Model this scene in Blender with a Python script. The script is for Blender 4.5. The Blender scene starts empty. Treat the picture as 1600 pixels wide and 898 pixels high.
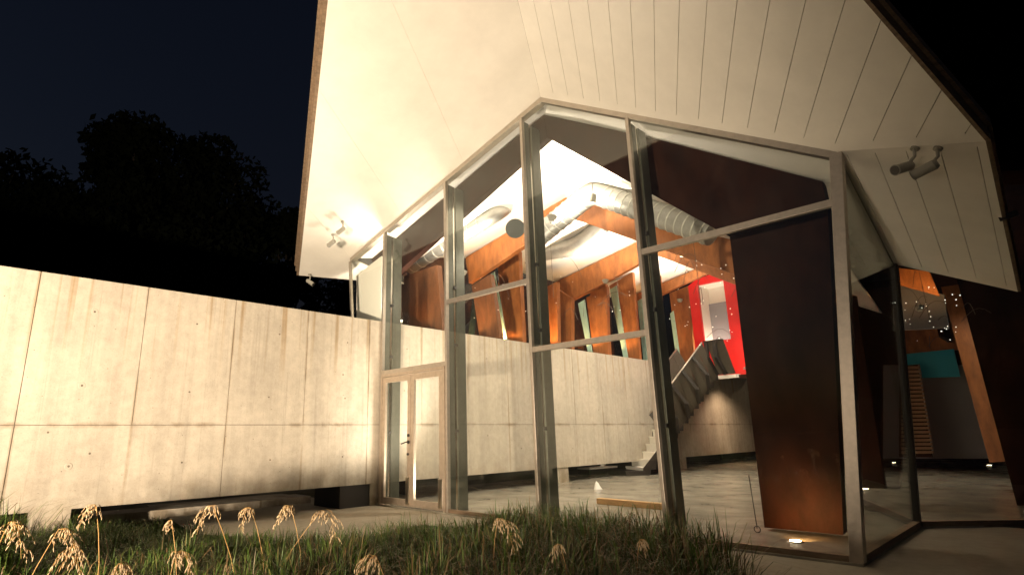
import bpy, bmesh, math, random
from mathutils import Vector, Matrix
random.seed(7)
S = bpy.context.scene
COL = S.collection

# ------------------------------------------------------------------ camera
YAW, PITCH, ROLL, FPX, CX, CY = 0.802014, 0.252195, -0.0179798, 892.18, 730.97, 449.0
CAM = Vector((0, 0, 1.16))
_f = Vector((-math.sin(YAW)*math.cos(PITCH), math.cos(YAW)*math.cos(PITCH), math.sin(PITCH)))
_r = Vector((math.cos(YAW), math.sin(YAW), 0)); _u = _r.cross(_f)
RIGHT = _r*math.cos(ROLL) + _u*math.sin(ROLL); UP = -_r*math.sin(ROLL) + _u*math.cos(ROLL); FWD = _f
cd = bpy.data.cameras.new("camera"); cam = bpy.data.objects.new("camera", cd); COL.objects.link(cam)
cd.sensor_width = 36; cd.lens = FPX/1600*36; cd.shift_x = (800-CX)/1600; cd.clip_end = 2000; cd.clip_start = 0.05
mw = Matrix((RIGHT, UP, -FWD)).transposed().to_4x4(); mw.translation = CAM; cam.matrix_world = mw
S.camera = cam

# ------------------------------------------------------------------ sky, exposure
w = bpy.data.worlds.new("World"); S.world = w; w.use_nodes = True
nt = w.node_tree; bg = nt.nodes["Background"]
sky = nt.nodes.new("ShaderNodeTexSky"); sky.sky_type = 'NISHITA'; sky.sun_disc = False
sky.sun_elevation = math.radians(-3.0); sky.sun_rotation = math.radians(200); sky.air_density = 1.0; sky.dust_density = 2.0
sky.ozone_density = 1.6
nt.links.new(sky.outputs[0], bg.inputs[0]); bg.inputs[1].default_value = 0.15
S.view_settings.view_transform = 'Standard'; S.view_settings.look = 'None'; S.view_settings.exposure = 0.3; S.view_settings.gamma = 1
S.render.engine = 'CYCLES'
S.cycles.use_denoising = True
S.cycles.max_bounces = 10; S.cycles.transparent_max_bounces = 24; S.cycles.diffuse_bounces = 4; S.cycles.glossy_bounces = 4
S.cycles.sample_clamp_indirect = 6.0

# ------------------------------------------------------------------ helpers
def ray(x, y): return RIGHT*((x-CX)/FPX) + UP*((CY-y)/FPX) + FWD
def at(ax, v, x, y):
    d = ray(x, y); return CAM + d*((v-CAM[ax])/d[ax])
def far(dist, x, y): return CAM + ray(x, y).normalized()*dist
def hit(p0, n, x, y):
    d = ray(x, y); return CAM + d*((p0-CAM).dot(n)/d.dot(n))
def pnormal(a, b, c): return (b-a).cross(c-a).normalized()

class MB:
    def __init__(s): s.v = []; s.f = []
    def add(s, vs, fs):
        n = len(s.v); s.v += [tuple(p) for p in vs]; s.f += [tuple(i+n for i in f) for f in fs]; return s
    def box(s, a, b):
        x0, y0, z0 = a; x1, y1, z1 = b
        return s.add([(x0,y0,z0),(x1,y0,z0),(x1,y1,z0),(x0,y1,z0),(x0,y0,z1),(x1,y0,z1),(x1,y1,z1),(x0,y1,z1)],
                     [(0,3,2,1),(4,5,6,7),(0,1,5,4),(1,2,6,5),(2,3,7,6),(3,0,4,7)])
    def prism(s, poly, off):
        off = Vector(off); poly = [Vector(p) for p in poly]; n = len(poly)
        nn = Vector((0,0,0))
        for i in range(n): nn += poly[i].cross(poly[(i+1) % n])
        if nn.dot(off) > 0: poly = poly[::-1]
        return s.add(poly + [p+off for p in poly], [tuple(range(n)), tuple(range(2*n-1, n-1, -1))] +
                     [(i, n+i, n+(i+1) % n, (i+1) % n) for i in range(n)])
    def bar(s, a, b, w, h, up=(0,0,1)):
        a = Vector(a); b = Vector(b); d = (b-a).normalized(); up = Vector(up)
        if abs(d.dot(up)) > .98: up = Vector((0,1,0))
        x = d.cross(up).normalized()*w/2; y = x.cross(d).normalized()*h/2
        q = [-x-y, x-y, x+y, -x+y]
        return s.add([a+k for k in q]+[b+k for k in q], [(0,3,2,1),(4,5,6,7),(0,1,5,4),(1,2,6,5),(2,3,7,6),(3,0,4,7)])
    def tube(s, pts, rad, n=10, cap=True):
        pts = [Vector(p) for p in pts]; rad = rad if isinstance(rad, (list, tuple)) else [rad]*len(pts)
        vs = []; fs = []; prev = None
        for i, p in enumerate(pts):
            d = (pts[min(i+1, len(pts)-1)] - pts[max(i-1, 0)]).normalized()
            if prev is None: prev = d.orthogonal().normalized()
            prev = (prev - d*prev.dot(d)).normalized(); o = d.cross(prev)
            for k in range(n):
                t = 2*math.pi*k/n; vs.append(p + (prev*math.cos(t) + o*math.sin(t))*rad[i])
        for i in range(len(pts)-1):
            for k in range(n):
                k2 = (k+1) % n; fs.append((i*n+k, i*n+k2, (i+1)*n+k2, (i+1)*n+k))
        if cap: fs.append(tuple(range(n-1, -1, -1))); fs.append(tuple(range((len(pts)-1)*n, len(pts)*n)))
        return s.add(vs, fs)
    def build(s, name, mat, parent=None, smooth=False, bevel=0):
        me = bpy.data.meshes.new(name); me.from_pydata(s.v, [], s.f); me.update()
        o = bpy.data.objects.new(name, me); COL.objects.link(o); me.materials.append(mat)
        if smooth: me.polygons.foreach_set('use_smooth', [True]*len(me.polygons))
        if bevel:
            m = o.modifiers.new('bevel', 'BEVEL'); m.width = bevel; m.segments = 2; m.limit_method = 'ANGLE'
        if parent: setpar(o, parent)
        return o
_wm = {}
def world_of(o): return _wm.get(o.name, Matrix.Identity(4))
def setpar(o, parent):
    o.parent = parent; o.matrix_parent_inverse = world_of(parent).inverted()
def tag(o, label, cat, group=None, kind=None):
    if label: o['label'] = label
    if cat: o['category'] = cat
    if group: o['group'] = group
    if kind: o['kind'] = kind
    return o
def thing(name, loc, label, cat, group=None):
    o = bpy.data.objects.new(name, None); COL.objects.link(o); o.location = loc; o.empty_display_size = .2
    _wm[o.name] = Matrix.Translation(Vector(loc)); return tag(o, label, cat, group)
def struct(o): o['kind'] = 'structure'; return o

# ------------------------------------------------------------------ materials
def mat(name, col, rough=.6, metal=0, spec=.5, nscale=0, namp=.25, bump=0, bscale=40, stretch=(1,1,1), emit=None, estr=0):
    m = bpy.data.materials.new(name); m.use_nodes = True; t = m.node_tree; b = t.nodes['Principled BSDF']
    b.inputs['Base Color'].default_value = (*col, 1); b.inputs['Roughness'].default_value = rough
    b.inputs['Metallic'].default_value = metal; b.inputs['Specular IOR Level'].default_value = spec
    if emit: b.inputs['Emission Color'].default_value = (*emit, 1); b.inputs['Emission Strength'].default_value = estr
    if nscale or bump:
        tc = t.nodes.new('ShaderNodeTexCoord'); mp = t.nodes.new('ShaderNodeMapping'); mp.inputs['Scale'].default_value = stretch
        t.links.new(tc.outputs['Object'], mp.inputs[0])
    if nscale:
        n = t.nodes.new('ShaderNodeTexNoise'); n.inputs['Scale'].default_value = nscale; n.inputs['Detail'].default_value = 6; n.inputs['Roughness'].default_value = .65
        t.links.new(mp.outputs[0], n.inputs['Vector'])
        r = t.nodes.new('ShaderNodeValToRGB'); r.color_ramp.elements[0].position = .3; r.color_ramp.elements[1].position = .7
        r.color_ramp.elements[0].color = (*[c*(1-namp) for c in col], 1); r.color_ramp.elements[1].color = (*[min(1, c*(1+namp)) for c in col], 1)
        t.links.new(n.outputs[0], r.inputs[0]); t.links.new(r.outputs[0], b.inputs['Base Color'])
    if bump:
        n2 = t.nodes.new('ShaderNodeTexNoise'); n2.inputs['Scale'].default_value = bscale; n2.inputs['Detail'].default_value = 4
        t.links.new(mp.outputs[0], n2.inputs['Vector'])
        bp = t.nodes.new('ShaderNodeBump'); bp.inputs['Strength'].default_value = bump; bp.inputs['Distance'].default_value = .01
        t.links.new(n2.outputs[0], bp.inputs['Height']); t.links.new(bp.outputs[0], b.inputs['Normal'])
    return m

def glass_mat(name, tint=(.965,.98,.97)):
    m = bpy.data.materials.new(name); m.use_nodes = True; t = m.node_tree; t.nodes.clear()
    o = t.nodes.new('ShaderNodeOutputMaterial'); mx = t.nodes.new('ShaderNodeMixShader')
    tr = t.nodes.new('ShaderNodeBsdfTransparent'); tr.inputs[0].default_value = (*tint, 1)
    gl = t.nodes.new('ShaderNodeBsdfGlossy'); gl.inputs['Roughness'].default_value = .0; gl.inputs[0].default_value = (.95,1,.97,1)
    lw = t.nodes.new('ShaderNodeLayerWeight'); lw.inputs[0].default_value = .5
    pw = t.nodes.new('ShaderNodeMath'); pw.operation = 'POWER'; pw.inputs[1].default_value = 5; t.links.new(lw.outputs['Facing'], pw.inputs[0])
    fr = t.nodes.new('ShaderNodeMath'); fr.operation = 'MULTIPLY_ADD'; fr.inputs[1].default_value = .95; fr.inputs[2].default_value = .045; t.links.new(pw.outputs[0], fr.inputs[0])
    t.links.new(fr.outputs[0], mx.inputs[0]); t.links.new(tr.outputs[0], mx.inputs[1]); t.links.new(gl.outputs[0], mx.inputs[2])
    # thin film of dust and wiped smears
    tc = t.nodes.new('ShaderNodeTexCoord'); mp = t.nodes.new('ShaderNodeMapping'); mp.inputs['Scale'].default_value = (1.2,1.2,.7); mp.inputs['Rotation'].default_value = (0,.5,0)
    n = t.nodes.new('ShaderNodeTexNoise'); n.inputs['Scale'].default_value = 2.2; n.inputs['Detail'].default_value = 7; n.inputs['Roughness'].default_value = .7
    t.links.new(tc.outputs['Object'], mp.inputs[0]); t.links.new(mp.outputs[0], n.inputs['Vector'])
    mr = t.nodes.new('ShaderNodeMapRange'); mr.inputs[1].default_value = .42; mr.inputs[2].default_value = .8; mr.inputs[3].default_value = .001; mr.inputs[4].default_value = .010
    t.links.new(n.outputs[0], mr.inputs[0])
    df = t.nodes.new('ShaderNodeBsdfDiffuse'); df.inputs[0].default_value = (.7,.68,.62,1); m2 = t.nodes.new('ShaderNodeMixShader')
    t.links.new(mr.outputs[0], m2.inputs[0]); t.links.new(mx.outputs[0], m2.inputs[1]); t.links.new(df.outputs[0], m2.inputs[2])
    t.links.new(m2.outputs[0], o.inputs[0]); return m

def concrete_mat(name, base, along=1, streak=True):
    """cast concrete: mottling, vertical run-off streaks, pin holes, grime towards the pour joint"""
    m = bpy.data.materials.new(name); m.use_nodes = True; t = m.node_tree; b = t.nodes['Principled BSDF']; L = t.links.new
    def N(k): return t.nodes.new('ShaderNode'+k)
    tc = N('TexCoord')
    def noise(scale, det, st=(1,1,1), rough=.6):
        mp = N('Mapping'); mp.inputs['Scale'].default_value = st; L(tc.outputs['Object'], mp.inputs[0])
        n = N('TexNoise'); n.inputs['Scale'].default_value = scale; n.inputs['Detail'].default_value = det; n.inputs['Roughness'].default_value = rough
        L(mp.outputs[0], n.inputs['Vector']); return n.outputs[0]
    def ramp(src, p0, p1, c0, c1):
        r = N('ValToRGB'); r.color_ramp.elements[0].position = p0; r.color_ramp.elements[1].position = p1
        r.color_ramp.elements[0].color = (c0,c0,c0,1); r.color_ramp.elements[1].color = (c1,c1,c1,1); L(src, r.inputs[0]); return r.outputs[0]
    def mul(a, c):
        x = N('MixRGB'); x.blend_type = 'MULTIPLY'; x.inputs[0].default_value = 1
        if isinstance(a, tuple): x.inputs[1].default_value = a
        else: L(a, x.inputs[1])
        L(c, x.inputs[2]); return x.outputs[0]
    c = mul((*base, 1), ramp(noise(1.1, 6), .3, .72, .85, 1.06))
    c = mul(c, ramp(noise(9, 8, rough=.7), .35, .7, .86, 1.06))
    c = mul(c, ramp(noise(60, 4), .25, .45, .8, 1))
    if streak:
        s1 = ramp(noise(1, 4, (4.2, 4.2, .16)), .35, .55, .88, 1.02)
        c = mul(c, s1)
        s2 = ramp(noise(1, 3, (16, 16, .35)), .30, .42, .86, 1.0)
        c = mul(c, s2)
    if streak:
        sx = N('SeparateXYZ'); L(tc.outputs['Object'], sx.inputs[0])
        def mth(op, a, b=None, c_=None):
            n = N('Math'); n.operation = op
            for i, q in enumerate((a, b, c_)):
                if q is None: continue
                if isinstance(q, (int, float)): n.inputs[i].default_value = q
                else: L(q, n.inputs[i])
            return n.outputs[0]
        # grime held along the pour joints, broken up by noise
        dz = mth('ABSOLUTE', mth('SUBTRACT', sx.outputs[2], 1.37))
        dy = mth('PINGPONG', mth('SUBTRACT', sx.outputs[1], .96), .635)
        gz = mth('MULTIPLY', mth('SUBTRACT', 1, mth('MINIMUM', mth('DIVIDE', dz, .05), 1)), ramp(noise(2.3, 5), .45, .65, 0, 1))
        gy = mth('MULTIPLY', mth('SUBTRACT', 1, mth('MINIMUM', mth('DIVIDE', dy, .03), 1)), ramp(noise(1.7, 5, (1,1,.6)), .42, .62, 0, 1))
        # rusty runs from the top edge
        run = mth('MULTIPLY', ramp(noise(1, 3, (9, 9, .12), .5), .56, .68, 0, 1), mth('SMOOTH_MIN', mth('MAXIMUM', mth('SUBTRACT', sx.outputs[2], 2.0), 0), 1, .2))
        low = mth('MULTIPLY', ramp(noise(3, 6), .4, .7, 0, 1), mth('MAXIMUM', mth('MULTIPLY', mth('SUBTRACT', .75, sx.outputs[2]), 1.6), 0))
        for fac, colr in ((gz, (.50,.42,.32,1)), (gy, (.55,.46,.36,1)), (run, (.72,.60,.45,1)), (low, (.62,.55,.45,1))):
            x = N('MixRGB'); x.blend_type = 'MULTIPLY'; L(fac, x.inputs[0]); L(c, x.inputs[1]); x.inputs[2].default_value = colr; c = x.outputs[0]
    v = N('TexVoronoi'); v.inputs['Scale'].default_value = 7; L(tc.outputs['Object'], v.inputs['Vector'])
    c = mul(c, ramp(v.outputs['Distance'], .035, .06, .45, 1))
    L(c, b.inputs['Base Color']); b.inputs['Roughness'].default_value = .75; b.inputs['Specular IOR Level'].default_value = .3
    bp = N('Bump'); bp.inputs['Strength'].default_value = .25; bp.inputs['Distance'].default_value = .008
    L(noise(45, 6, rough=.7), bp.inputs['Height']); L(bp.outputs[0], b.inputs['Normal'])
    return m

M = {}
M['concrete'] = concrete_mat('cast_concrete', (.52,.47,.39))
M['joint'] = mat('joint_grime', (.16,.13,.10), .9, nscale=8, namp=.4)
M['paving'] = concrete_mat('paving_concrete', (.36,.32,.25), streak=False)
M['floor'] = mat('polished_floor', (.32,.30,.24), .24, nscale=1.6, namp=.35, bump=.05, bscale=12)
M['soil'] = mat('soil', (.05,.045,.025), .95, nscale=5, namp=.5, bump=.6, bscale=12)
M['soffit'] = mat('white_soffit_board', (.80,.77,.70), .55, nscale=2.2, namp=.05, bump=.04, bscale=30)
M['soffit_back'] = mat('soffit_seam', (.44,.39,.30), .8)
M['ceiling'] = mat('ceiling_white', (.82,.80,.75), .6, nscale=2, namp=.04)
M['fascia'] = mat('fascia_wood', (.20,.14,.09), .65, nscale=10, namp=.35, stretch=(.6,.6,6), bump=.2)
M['steel'] = mat('brushed_mullion_steel', (.46,.41,.35), .38, metal=.7, nscale=14, namp=.12)
M['post'] = mat('grey_green_post', (.10,.105,.085), .35, metal=.5, nscale=8, namp=.15)
M['doorframe'] = mat('door_bronze', (.48,.40,.32), .38, metal=.65, nscale=12, namp=.12)
M['chrome'] = mat('polished_plate', (.75,.70,.62), .18, metal=1)
M['dark'] = mat('dark_metal', (.035,.032,.03), .5, metal=.3)
M['glass'] = glass_mat('clear_glass')
M['teal_glass'] = mat('teal_reveal', (.40,.62,.54), .25, nscale=4, namp=.15)
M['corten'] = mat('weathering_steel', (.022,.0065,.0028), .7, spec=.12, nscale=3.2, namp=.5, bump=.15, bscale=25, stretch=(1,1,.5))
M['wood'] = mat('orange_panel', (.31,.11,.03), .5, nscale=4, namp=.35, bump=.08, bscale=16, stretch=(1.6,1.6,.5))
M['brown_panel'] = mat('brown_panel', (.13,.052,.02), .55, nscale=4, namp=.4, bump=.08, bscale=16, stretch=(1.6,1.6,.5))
M['duct'] = mat('galvanised_duct', (.36,.36,.335), .42, metal=.5, nscale=7, namp=.12)
M['duct_seam'] = mat('duct_seam', (.62,.62,.57), .4, metal=.4)
M['disc'] = mat('duct_cap', (.05,.056,.05), .55)
M['grille'] = mat('grille_dark', (.10,.10,.09), .5)
M['red'] = mat('red_paint', (.62,.012,.010), .45, nscale=3, namp=.1)
M['white'] = mat('white_paint', (.82,.79,.72), .55)
M['greypanel'] = mat('grey_panel', (.22,.22,.24), .5)
M['blue'] = mat('blue_paint', (.02,.42,.58), .5)
M['stair'] = mat('stair_steel', (.062,.05,.034), .6, metal=.2, nscale=30, namp=.3)
M['stair_rib'] = mat('stair_rib', (.018,.013,.01), .6)
M['timber'] = mat('sawn_timber', (.55,.33,.15), .65, nscale=10, namp=.25, stretch=(.4,3,3))
M['paper'] = mat('white_paper', (.85,.83,.78), .8)
M['lampwhite'] = mat('lamp_grey_enamel', (.30,.29,.25), .4)
M['lampglow'] = mat('lamp_glow', (1,.9,.75), .4, emit=(1,.80,.52), estr=14)
M['floodlens'] = mat('flood_lens', (.9,.85,.7), .3, emit=(1,.82,.55), estr=1.5)
M['tinyglow'] = mat('tiny_bulb', (1,.95,.85), .4, emit=(1,.92,.78), estr=1.6)
M['twig'] = mat('twig_wire', (.10,.07,.05), .7)
M['bark'] = mat('bark', (.05,.04,.03), .9, nscale=6, namp=.4)
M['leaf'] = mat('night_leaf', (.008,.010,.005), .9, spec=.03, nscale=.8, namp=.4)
M['roof'] = mat('roof_sheet', (.05,.05,.05), .6)
M['slat'] = mat('wood_slat', (.17,.08,.03), .5)

def light(kind, loc, power, col, parent=None, aim=None, size=.1, angle=120, blend=.6, name='lamp_light'):
    d = bpy.data.lights.new(name, kind); d.energy = power; d.color = col
    if kind == 'SPOT': d.spot_size = math.radians(angle); d.spot_blend = blend; d.shadow_soft_size = size
    elif kind == 'AREA': d.size = size
    else: d.shadow_soft_size = size
    o = bpy.data.objects.new(name, d); COL.objects.link(o); o.location = loc
    if aim is not None: o.rotation_euler = (Vector(aim)-Vector(loc)).to_track_quat('-Z', 'Y').to_euler()
    if parent: setpar(o, parent)
    return o
WARM = (1, .76, .48); AMBER = (1, .50, .17)

# ------------------------------------------------------------------ key points of the pavilion
F = 6.32                       # plane of the glass front
WX = -8.92                     # face of the concrete wall
A = Vector((-4.83, F, 6.22)); LE = Vector((-10.15, F, 4.87)); CR = Vector((-1.17, F, 3.85))
D = ray(1035, 950).normalized()                  # run of the soffit boards
T = Vector((-2.03, 1.31, 7.72))                  # tip of the canopy
NR = pnormal(A, CR, A+D); NL = pnormal(A, LE, A+D)
if NR.z < 0: NR.negate()
if NL.z < 0: NL.negate()
T = A - D*((A.y-1.31)/D.y)
def onr(p): p = Vector(p); return p - Vector((0,0,1))*((p-A).dot(NR)/NR.z)
def onl(p): p = Vector(p); return p - Vector((0,0,1))*((p-A).dot(NL)/NL.z)
BL = onl((-11.36, 5.78, 0)); FO = onr((-.09, 5.96, 0))
G = Vector((-1.25, 8.78, 3.17)); GB = Vector((-1.6, 9.04, 0)); CB = Vector((-1.6, F, 0))
EE = Vector((-.2, 8.81, 2.62))
NS = pnormal(CR, G, FO)
if NS.z < 0: NS.negate()
EE.z = CR.z - ((EE.x-CR.x)*NS.x + (EE.y-CR.y)*NS.y)/NS.z

# ------------------------------------------------------------------ ground
g = MB(); g.add([(-300,-300,-.07),(300,-300,-.07),(300,300,-.07),(-300,300,-.07)], [(0,1,2,3)])
struct(g.build('ground', M['soil']))
pv = MB()
pv.add([(-12.5,3.55,-.02),(-8.3,2.95,-.02),(-6.5,3.55,-.02),(-6.25,4.3,-.02),(-6.5,5.35,-.02),(-3.6,5.75,-.02),(-2.3,4.9,-.02),(-1.2,3.0,-.02),(2.5,1.5,-.02),(6,6,-.02),(6,9.7,-.02),
        (-.9,9.7,-.02),(-1.55,9.0,-.02),(-1.55,6.25,-.02),(-12.5,6.25,-.02)], [tuple(range(15))])
struct(pv.build('pavement', M['paving']))
fl = MB(); fl.prism([(-10.4,F-.06,-.06),(-1.55,F-.06,-.06),(-1.55,9.0,-.06),(1.2,11.9,-.06),(1.2,30,-.06),(-10.4,30,-.06)], (0,0,.06))
struct(fl.build('floor', M['floor']))
kb = MB(); kb.box((-10.9,2.2,-.06),(-10.3,5.75,.10)); tag(kb.build('kerb', M['concrete'], bevel=.01), 'low pale concrete kerb seen through the gap under the wall', 'kerb')

# ------------------------------------------------------------------ concrete wall
wall = thing('concrete_wall', (WX-.17, 3, 0), 'long pale board-marked concrete wall floating on short piers and running into the pavilion', 'wall')
Z0, ZJ, Z1 = .35, 1.37, 3.30
core = MB(); core.box((WX-.33, -4.6, Z0+.006), (WX-.014, 25, Z1-.006)); core.build('wall_core', M['joint'], wall)
gap = .007
ys = [.96+1.27*k for k in range(-4, 20)]
for k in range(-4, 19):
    a, b = .96+1.27*k, .96+1.27*(k+1)
    p = MB(); p.box((WX-.35, a+gap/2, ZJ+gap/2), (WX + random.uniform(-.0015,.0015), b-gap/2, Z1)); p.build('wall_panel', M['concrete'], wall, bevel=.004)
for k in range(-2, 10):
    a, b = .96+2.54*k, .96+2.54*(k+1)
    p = MB(); p.box((WX-.35, a+gap/2, Z0), (WX + random.uniform(-.0015,.0015), b-gap/2, ZJ-gap/2)); p.build('wall_panel', M['concrete'], wall, bevel=.004)
for (px, py) in [(148,487),(128,602),(107,728)]:
    c = at(0, WX, px, py); t_ = MB(); t_.tube([(WX-.003,c.y,c.z),(WX+.004,c.y,c.z)], [.05,.038], 14); o = t_.build('tie_hole_plug', M['concrete'], wall)
    t_ = MB(); t_.tube([(WX+.003,c.y,c.z),(WX+.006,c.y,c.z)], .014, 10); t_.build('tie_hole', M['joint'], wall)
for (px, py) in [(308,506),(296,612),(284,722),(140,708),(75,675),(437,522),(543,535),(536,585),(539,622),(422,718),(535,713),(420,620),(636,545),(632,610),(905,580),(935,640),(895,700),(1000,660),(868,640),(760,560),(762,680),(815,700)]:
    c = at(0, WX, px, py); t_ = MB(); t_.tube([(WX-.003,c.y,c.z),(WX+.004,c.y,c.z)], .013, 8); t_.build('tie_hole', M['joint'], wall)
for (a, b) in [(1.28, 1.68), (6.15, 6.6), (11.6, 12.0), (17.8, 18.25)]:
    p = MB(); p.box((WX-.32, a, -.07), (WX-.03, b, Z0)); p.build('wall_pier', M['concrete'], wall, bevel=.006)
p = MB(); p.box((WX-.9, 5.55, -.07), (WX-.05, 6.15, Z0-.004)); p.build('wall_footing', M['dark'], wall)

# ------------------------------------------------------------------ pavilion shell
pav = thing('glass_pavilion', (-6, 12, 0), 'folded-roof pavilion with cream soffit, steel-framed glass front and rust-brown portal frames', 'building')

def clip(poly, n, c):           # keep points with p.n <= c
    out = []
    for i in range(len(poly)):
        a, b = poly[i], poly[(i+1) % len(poly)]; da, db = a.dot(n)-c, b.dot(n)-c
        if da <= 0: out.append(a)
        if (da < 0 < db) or (db < 0 < da): out.append(a + (b-a)*(da/(da-db)))
    return out
def boards(region, run, nrm, pitch, start, name, gp=.003):
    ax = run.cross(nrm).normalized(); vals = [p.dot(ax) for p in region]; lo, hi = min(vals), max(vals)
    k = math.floor((lo-start)/pitch); part = pav
    while start + k*pitch < hi:
        a, b = start+k*pitch, start+(k+1)*pitch; k += 1
        q = clip(clip(region, ax, b-gp), -ax, -(a+gp))
        if len(q) < 3: continue
        m = MB(); m.prism(q, nrm*.022); m.build(name, M['soffit'], pav)
up = Vector((0,0,1))
# right-hand soffit: boards from the ridge to the fold, a plain border strip along the glass
e1 = (CR-A).normalized(); inn = (-D - e1*(-D).dot(e1)).normalized()
A2, C2 = A+inn*.13 , CR+inn*.13; F2 = FO + (T-FO).normalized()*.10
A2 = A - D*(.13/(-D).dot(inn)); C2 = CR + (FO-CR)*.0 + inn*.10
boards([A2, C2, F2, T], D, NR, .298, A.dot(D.cross(NR).normalized()), 'soffit_board')
m = MB(); m.prism([A, CR, FO, F2-(F2-C2).normalized()*0, C2-(C2-F2).normalized()*.0, A2], NR*.02); m.build('soffit_border', M['soffit'], pav)
m = MB(); m.prism([p+NR*.026 for p in (A, CR, FO, T)], NR*.05); m.build('soffit_backing', M['soffit_back'], pav)
# side soffit
run = (at(1, 8.67, 1438, 415)-Vector((-.87, 6.2, 3.72))); run = Vector((-.11, 2.47, -.65)); run = (run - NS*run.dot(NS)).normalized()
e2 = (EE-G).normalized(); G2 = G + (CR-G).normalized()*.10; E2 = EE + (FO-EE).normalized()*.10
C3 = CR+(G-CR).normalized()*.07; F3 = FO+(EE-FO).normalized()*.07
boards([C3, G2, E2, F3], run, NS, .262, Vector((-.90, 7.4, 3.42)).dot(run.cross(NS).normalized()), 'soffit_board')
for q in ([CR, C3, F3, FO], [G, G2, E2, EE]):
    m = MB(); m.prism(q, NS*.02); m.build('soffit_border', M['soffit'], pav)
m = MB(); m.prism([p+NS*.026 for p in (CR, G, EE, FO)], NS*.05); m.build('soffit_backing', M['soffit_back'], pav)
# left soffit: one smooth plastered sheet, split once at the fold
K = onl((-10.3, 7.9, 0))
boards([A, LE, BL, T], D, NL, 1.55, A.dot(D.cross(NL).normalized())+.004, 'soffit_sheet', .0012)
m = MB(); m.prism([LE, K, BL], NL*.022); m.build('soffit_sheet', M['soffit'], pav)
m = MB(); m.prism([p+NL*.026 for p in (A, LE, K, BL, T)], NL*.012); m.build('soffit_backing', M['soffit_back'], pav)
# roof body above and layered fascia
m = MB(); m.prism([p+NL*.04 for p in (A, LE, K, BL, T)], up*.16); m.build('roof_plate', M['roof'], pav)
m = MB(); m.prism([p+NR*.08 for p in (A, CR, FO, T)], up*.14); m.build('roof_plate', M['roof'], pav)
m = MB(); m.prism([p+NS*.08 for p in (CR, G, EE, FO)], up*.12); m.build('roof_plate', M['roof'], pav)
def fascia(a, b, nrm, out, hts):
    a0 = a; z = 0; t0 = 0
    for h, s in hts:
        o = out*s
        m = MB(); m.prism([a+up*z, b+up*z, b+up*(z+h), a+up*(z+h)], out*(.03+s)); m.build('fascia_board', M['fascia'], pav)
        z += h + .004
outL = (T-BL).cross(up).normalized(); outL = outL if outL.dot(-A+BL*.0+CAM-BL) > 0 else -outL
outL = Vector((outL.x, outL.y, 0)).normalized()
if outL.y > 0: outL = -outL
fascia(BL, T, NL, outL, [(.09,.02),(.12,.05),(.09,.08)])
outR = (FO-T).cross(up); outR = Vector((outR.x, outR.y, 0)).normalized(); outR = outR if outR.x > 0 else -outR
fascia(T, FO, NR, outR, [(.12,.0),(.07,.03)])
outS = (EE-FO).cross(up); outS = Vector((outS.x, outS.y, 0)).normalized(); outS = outS if outS.x > 0 else -outS
fascia(FO, EE, NS, outS, [(.12,.0),(.07,.03)])
outK = Vector((-.9,.45,0)).normalized(); fascia(K, BL, NL, outK, [(.07,0),(.14,.02)])
gh = at(1, 7.4, 1556, 304); m = MB(); m.bar((-.16,7.2,3.06),(-.02,7.2,3.08),.05,.05); m.build('gutter_bracket', M['dark'], pav)

# interior ceiling
R2 = Vector((-7.1, 10, 6.38)); L2 = Vector((-10.5, 10, 5.72)); Q2 = Vector((-2.0, 10, 3.55))
R3 = Vector((-7.1, 19, 6.50)); L3 = Vector((-10.7, 19, 5.85)); Q3 = Vector((-3.2, 19, 4.2))
eps = Vector((0,.02,.0))
def sheet(name, tris, matl, th=.05):
    m = MB()
    for tr in tris: m.prism(tr, (0,0,th))
    return m.build(name, matl, pav)
sheet('ceiling_panel', [[A+eps, LE+eps, L2]], M['ceiling']); sheet('ceiling_panel', [[A+eps, L2, R2]], M['ceiling'])
sheet('ceiling_panel', [[A+eps, R2, Q2]], M['ceiling']); sheet('ceiling_panel', [[A+eps, Q2, CR+eps]], M['ceiling'])
sheet('ceiling_panel', [[L2, L3, R3], [L2, R3, R2]], M['ceiling']); sheet('ceiling_panel', [[R2, R3, Q3], [R2, Q3, Q2]], M['ceiling'])
# right wing lid and outer walls (unlit)
m = MB(); m.prism([(-2.05,9.0,4.5),(-1.3,8.85,4.5),(1.6,12,4.5),(1.6,30,4.5),(-2.05,30,4.5)], (0,0,.1)); m.build('wing_roof', M['corten'], pav)
m = MB(); m.box((1.2,12,0),(1.35,30,4.5)); m.build('side_wall', M['corten'], pav)
m = MB(); m.box((-10.6,29.6,0),(1.2,29.8,7)); m.build('back_wall', M['corten'], pav)
m = MB(); m.box((-2.1,19,3.4),(-2.0,29.6,4.5)); m.build('wing_beam', M['corten'], pav)

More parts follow.
